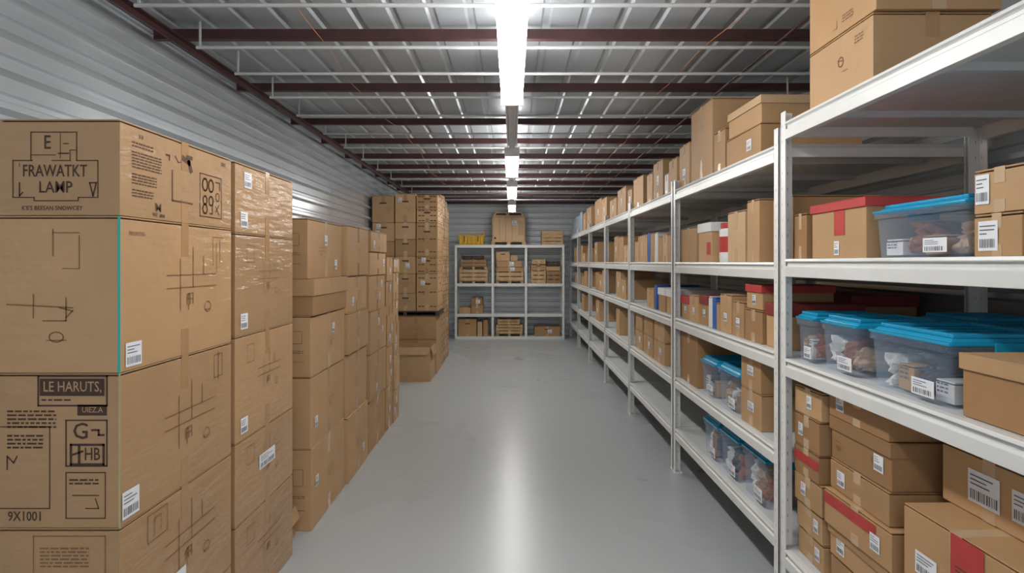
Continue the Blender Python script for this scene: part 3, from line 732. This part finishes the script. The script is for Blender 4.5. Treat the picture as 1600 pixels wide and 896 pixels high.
# ------------------------------------------------------------ end-wall shelf goods
def crate(x0, x1, z0, z1, mat=WOOD, y0=13.3, y1=13.75, label='slatted pale wooden crate on shelf', n=4, name='wooden_crate'):
    w, l, h = x1-x0, y1-y0, z1-z0; mb = MB(); t = .014
    for k in range(n):
        a = h*k/n+.003; b = h*(k+.82)/n
        mb.box(-w/2, w/2, -l/2, -l/2+t, a, b); mb.box(-w/2, w/2, l/2-t, l/2, a, b); mb.box(-w/2, -w/2+t, -l/2+t, l/2-t, a, b); mb.box(w/2-t, w/2, -l/2+t, l/2-t, a, b)
    for sx in (-1, 1):
        for sy in (-1, 1):
            x = sx*(w/2-t-.015); y = sy*(l/2-t-.015); mb.box(x-.015, x+.015, y-.015, y+.015, 0, h)
    for x in (-w*.45, 0, w*.45): mb.box(x-.018, x+.018, -l/2-.008, -l/2, 0, h)
    mb.box(-w/2+t, w/2-t, -l/2+t, l/2-t, 0, .012)
    return put(name, mb.mesh(name, [mat]), ((x0+x1)/2, (y0+y1)/2, z0+.001), None, 0, 0, label, 'crate', 'crates on end-wall shelving')
def fpallet(x0, x1, z0):
    w = x1-x0; mb = MB()
    mb.box(-w/2, w/2, -.2, .2, .04, .052)
    for k in (-w/2, -.03, w/2-.06): mb.box(k, k+.06, -.2, .2, 0, .04)
    put('small_pallet', mb.mesh('small_pallet', [WOOD]), ((x0+x1)/2, 13.52, z0+.001), label='small pale wooden pallet under boxes on shelf', cat='pallet', group='small pallets on end-wall shelving')
GB = 'boxes on end-wall shelving'
def bbox(x0, x1, z0, z1, m=None, lab=False, handles=False):
    o, d = carton(x0, x1, 13.32, 13.74, z0, z1, m or R.choice(CB[:2]), 'y', group=GB, label='brown cardboard box on end-wall shelving', handles=handles, drop=.06)
    if lab: ship_label(o, d, '-y', d[0]*.1, d[2]*.5, .09, .08)
fpallet(-1.1, -.5, 1.16); crate(-1.1, -.5, 1.215, 1.46, WOOD, n=3); fpallet(-1.08, -.52, 1.462); crate(-1.07, -.53, 1.516, 1.66, WOODM, n=2, label='slatted brown wooden crate on a small pallet'); crate(-1.05, -.6, 1.662, 1.74, WOODD, n=2, label='low dark wooden tray on boxes')
fpallet(-.33, .24, 1.16); crate(-.33, .24, 1.215, 1.40, WOOD, n=2); bbox(-.33, .24, 1.402, 1.50, lab=True); bbox(-.32, .2, 1.501, 1.63, lab=True); bbox(-.33, -.05, 1.631, 1.82, handles=1); bbox(-.03, .12, 1.631, 1.74)
crate(.40, .70, 1.16, 1.42, WOOD, n=3); crate(.72, 1.02, 1.16, 1.42, WOODM, n=3, label='slatted brown wooden crate on shelf'); bbox(.4, .7, 1.422, 1.56, handles=2); bbox(.71, 1.0, 1.422, 1.52)
crate(.72, 1.0, 1.522, 1.62, WOODD, n=2, label='low dark wooden tray on boxes'); crate(.42, .69, 1.562, 1.66, WOOD, n=2)
bbox(-1.1, -.86, .53, .66); bbox(-.85, -.6, .53, .7); bbox(-.84, -.62, .7, .86, CB[2], lab=True)
bbox(-1.12, -.74, .06, .42, handles=1); bbox(-.72, -.62, .06, .36, CB[3]); bbox(-.6, -.5, .06, .4)
fpallet(-.33, .22, .06); crate(-.33, .22, .115, .3, n=3); crate(-.3, .16, .302, .42, n=2)
bbox(.47, 1.0, .06, .26, lab=True, handles=1)
zt = 1.96
o = empty('yellow_tool_crate', (-.85, 13.52, zt+.001), 'yellow plastic carrying crate with black straps', 'crate')
mb = MB(); mb.box(-.27, .27, -.18, .18, 0, .17, 0, .02, .02)
for k in range(6): mb.box(-.25+k*.088, -.21+k*.088, -.19, .19, .02, .15)
mb.box(-.28, .28, -.19, .19, .17, .195)
put('crate_body', mb.mesh('crate_body', [YELLOW]), (0, 0, 0), o, 0, .006)
mb = MB()
for s in (-1, 1): mb.box(s*.25-.012, s*.25+.012, -.015, .015, .195, .30 if s > 0 else .24)
mb.box(-.26, .26, -.012, .012, .235, .25); put('handle', mb.mesh('handle', [YELLOW]), (0, 0, 0), o, 0, .004)
for s in (-1, 1):
    mb = MB(); mb.box(s*.14-.009, s*.14+.009, -.196, -.19, .06, .19); put('strap', mb.mesh('strap', [BLACK]), (0, 0, 0), o)
o = empty('transport_crate', (-.07, 13.52, zt+.001), 'large pale boxy crate with rounded top corners on wooden pallet', 'crate')
mb = MB(); mb.box(-.36, .36, -.24, .24, .055, .075)
for k in (-.36, -.04, .28): mb.box(k, k+.08, -.24, .24, 0, .055)
put('pallet_base', mb.mesh('pallet_base', [WOOD]), (0, 0, 0), o)
mb = MB(); mb.prism([(-.34, .075), (.34, .075), (.35, .56), (.30, .66), (.24, .70), (-.24, .70), (-.30, .66), (-.35, .56)], 'y', -.22, .22)
put('crate_body', mb.mesh('crate_body', [CB[3]]), (0, 0, 0), o, 0, .01)
mb = MB()
for a, b in ((-.27, -.04), (0.0, .27)): mb.prism([(a, .615), (b, .615), (b-.02, .66), (a+.02, .66)], 'y', -.2235, -.2205)
put('window_opening', mb.mesh('window_opening', [BLACK]), (0, 0, 0), o)
mb = MB()
for a in (-.20, -.07, .06): mb.box(a, a+.02, -.2255, -.2205, .08, .60)
mb.box(-.33, .33, -.2255, -.2205, .57, .59); mb.box(.2, .31, -.2255, -.2205, .2, .5)
for s in (-1, 1): mb.box(s*.325-.015, s*.325+.015, -.2265, -.2205, .08, .57)
put('frame_slat', mb.mesh('frame_slat', [WOODP]), (0, 0, 0), o)
ship_label(o, (.7, .452, .7), '-y', .12, .46, .10, .09)
mb = MB(); mb.box(-.3, -.26, -.2295, -.2265, .12, .16); put('fitting', mb.mesh('fitting', [BLACK]), (0, 0, 0), o)
crate(.62, 1.06, zt, zt+.30, WOOD, n=4)

# ------------------------------------------------------------ world + camera
W = bpy.data.worlds.new('W'); S.world = W; W.use_nodes = True
W.node_tree.nodes['Background'].inputs[0].default_value = (.84, .92, 1, 1); W.node_tree.nodes['Background'].inputs[1].default_value = 1.4
cam = bpy.data.cameras.new('camera'); cam.sensor_width = 36; cam.lens = 36*1000/1600; cam.shift_y = -38/1600; cam.clip_start = .05
co = bpy.data.objects.new('camera', cam); COL.objects.link(co); co.location = (0, 0, 1.6); co.rotation_euler = (math.pi/2, 0, 0)
S.camera = co
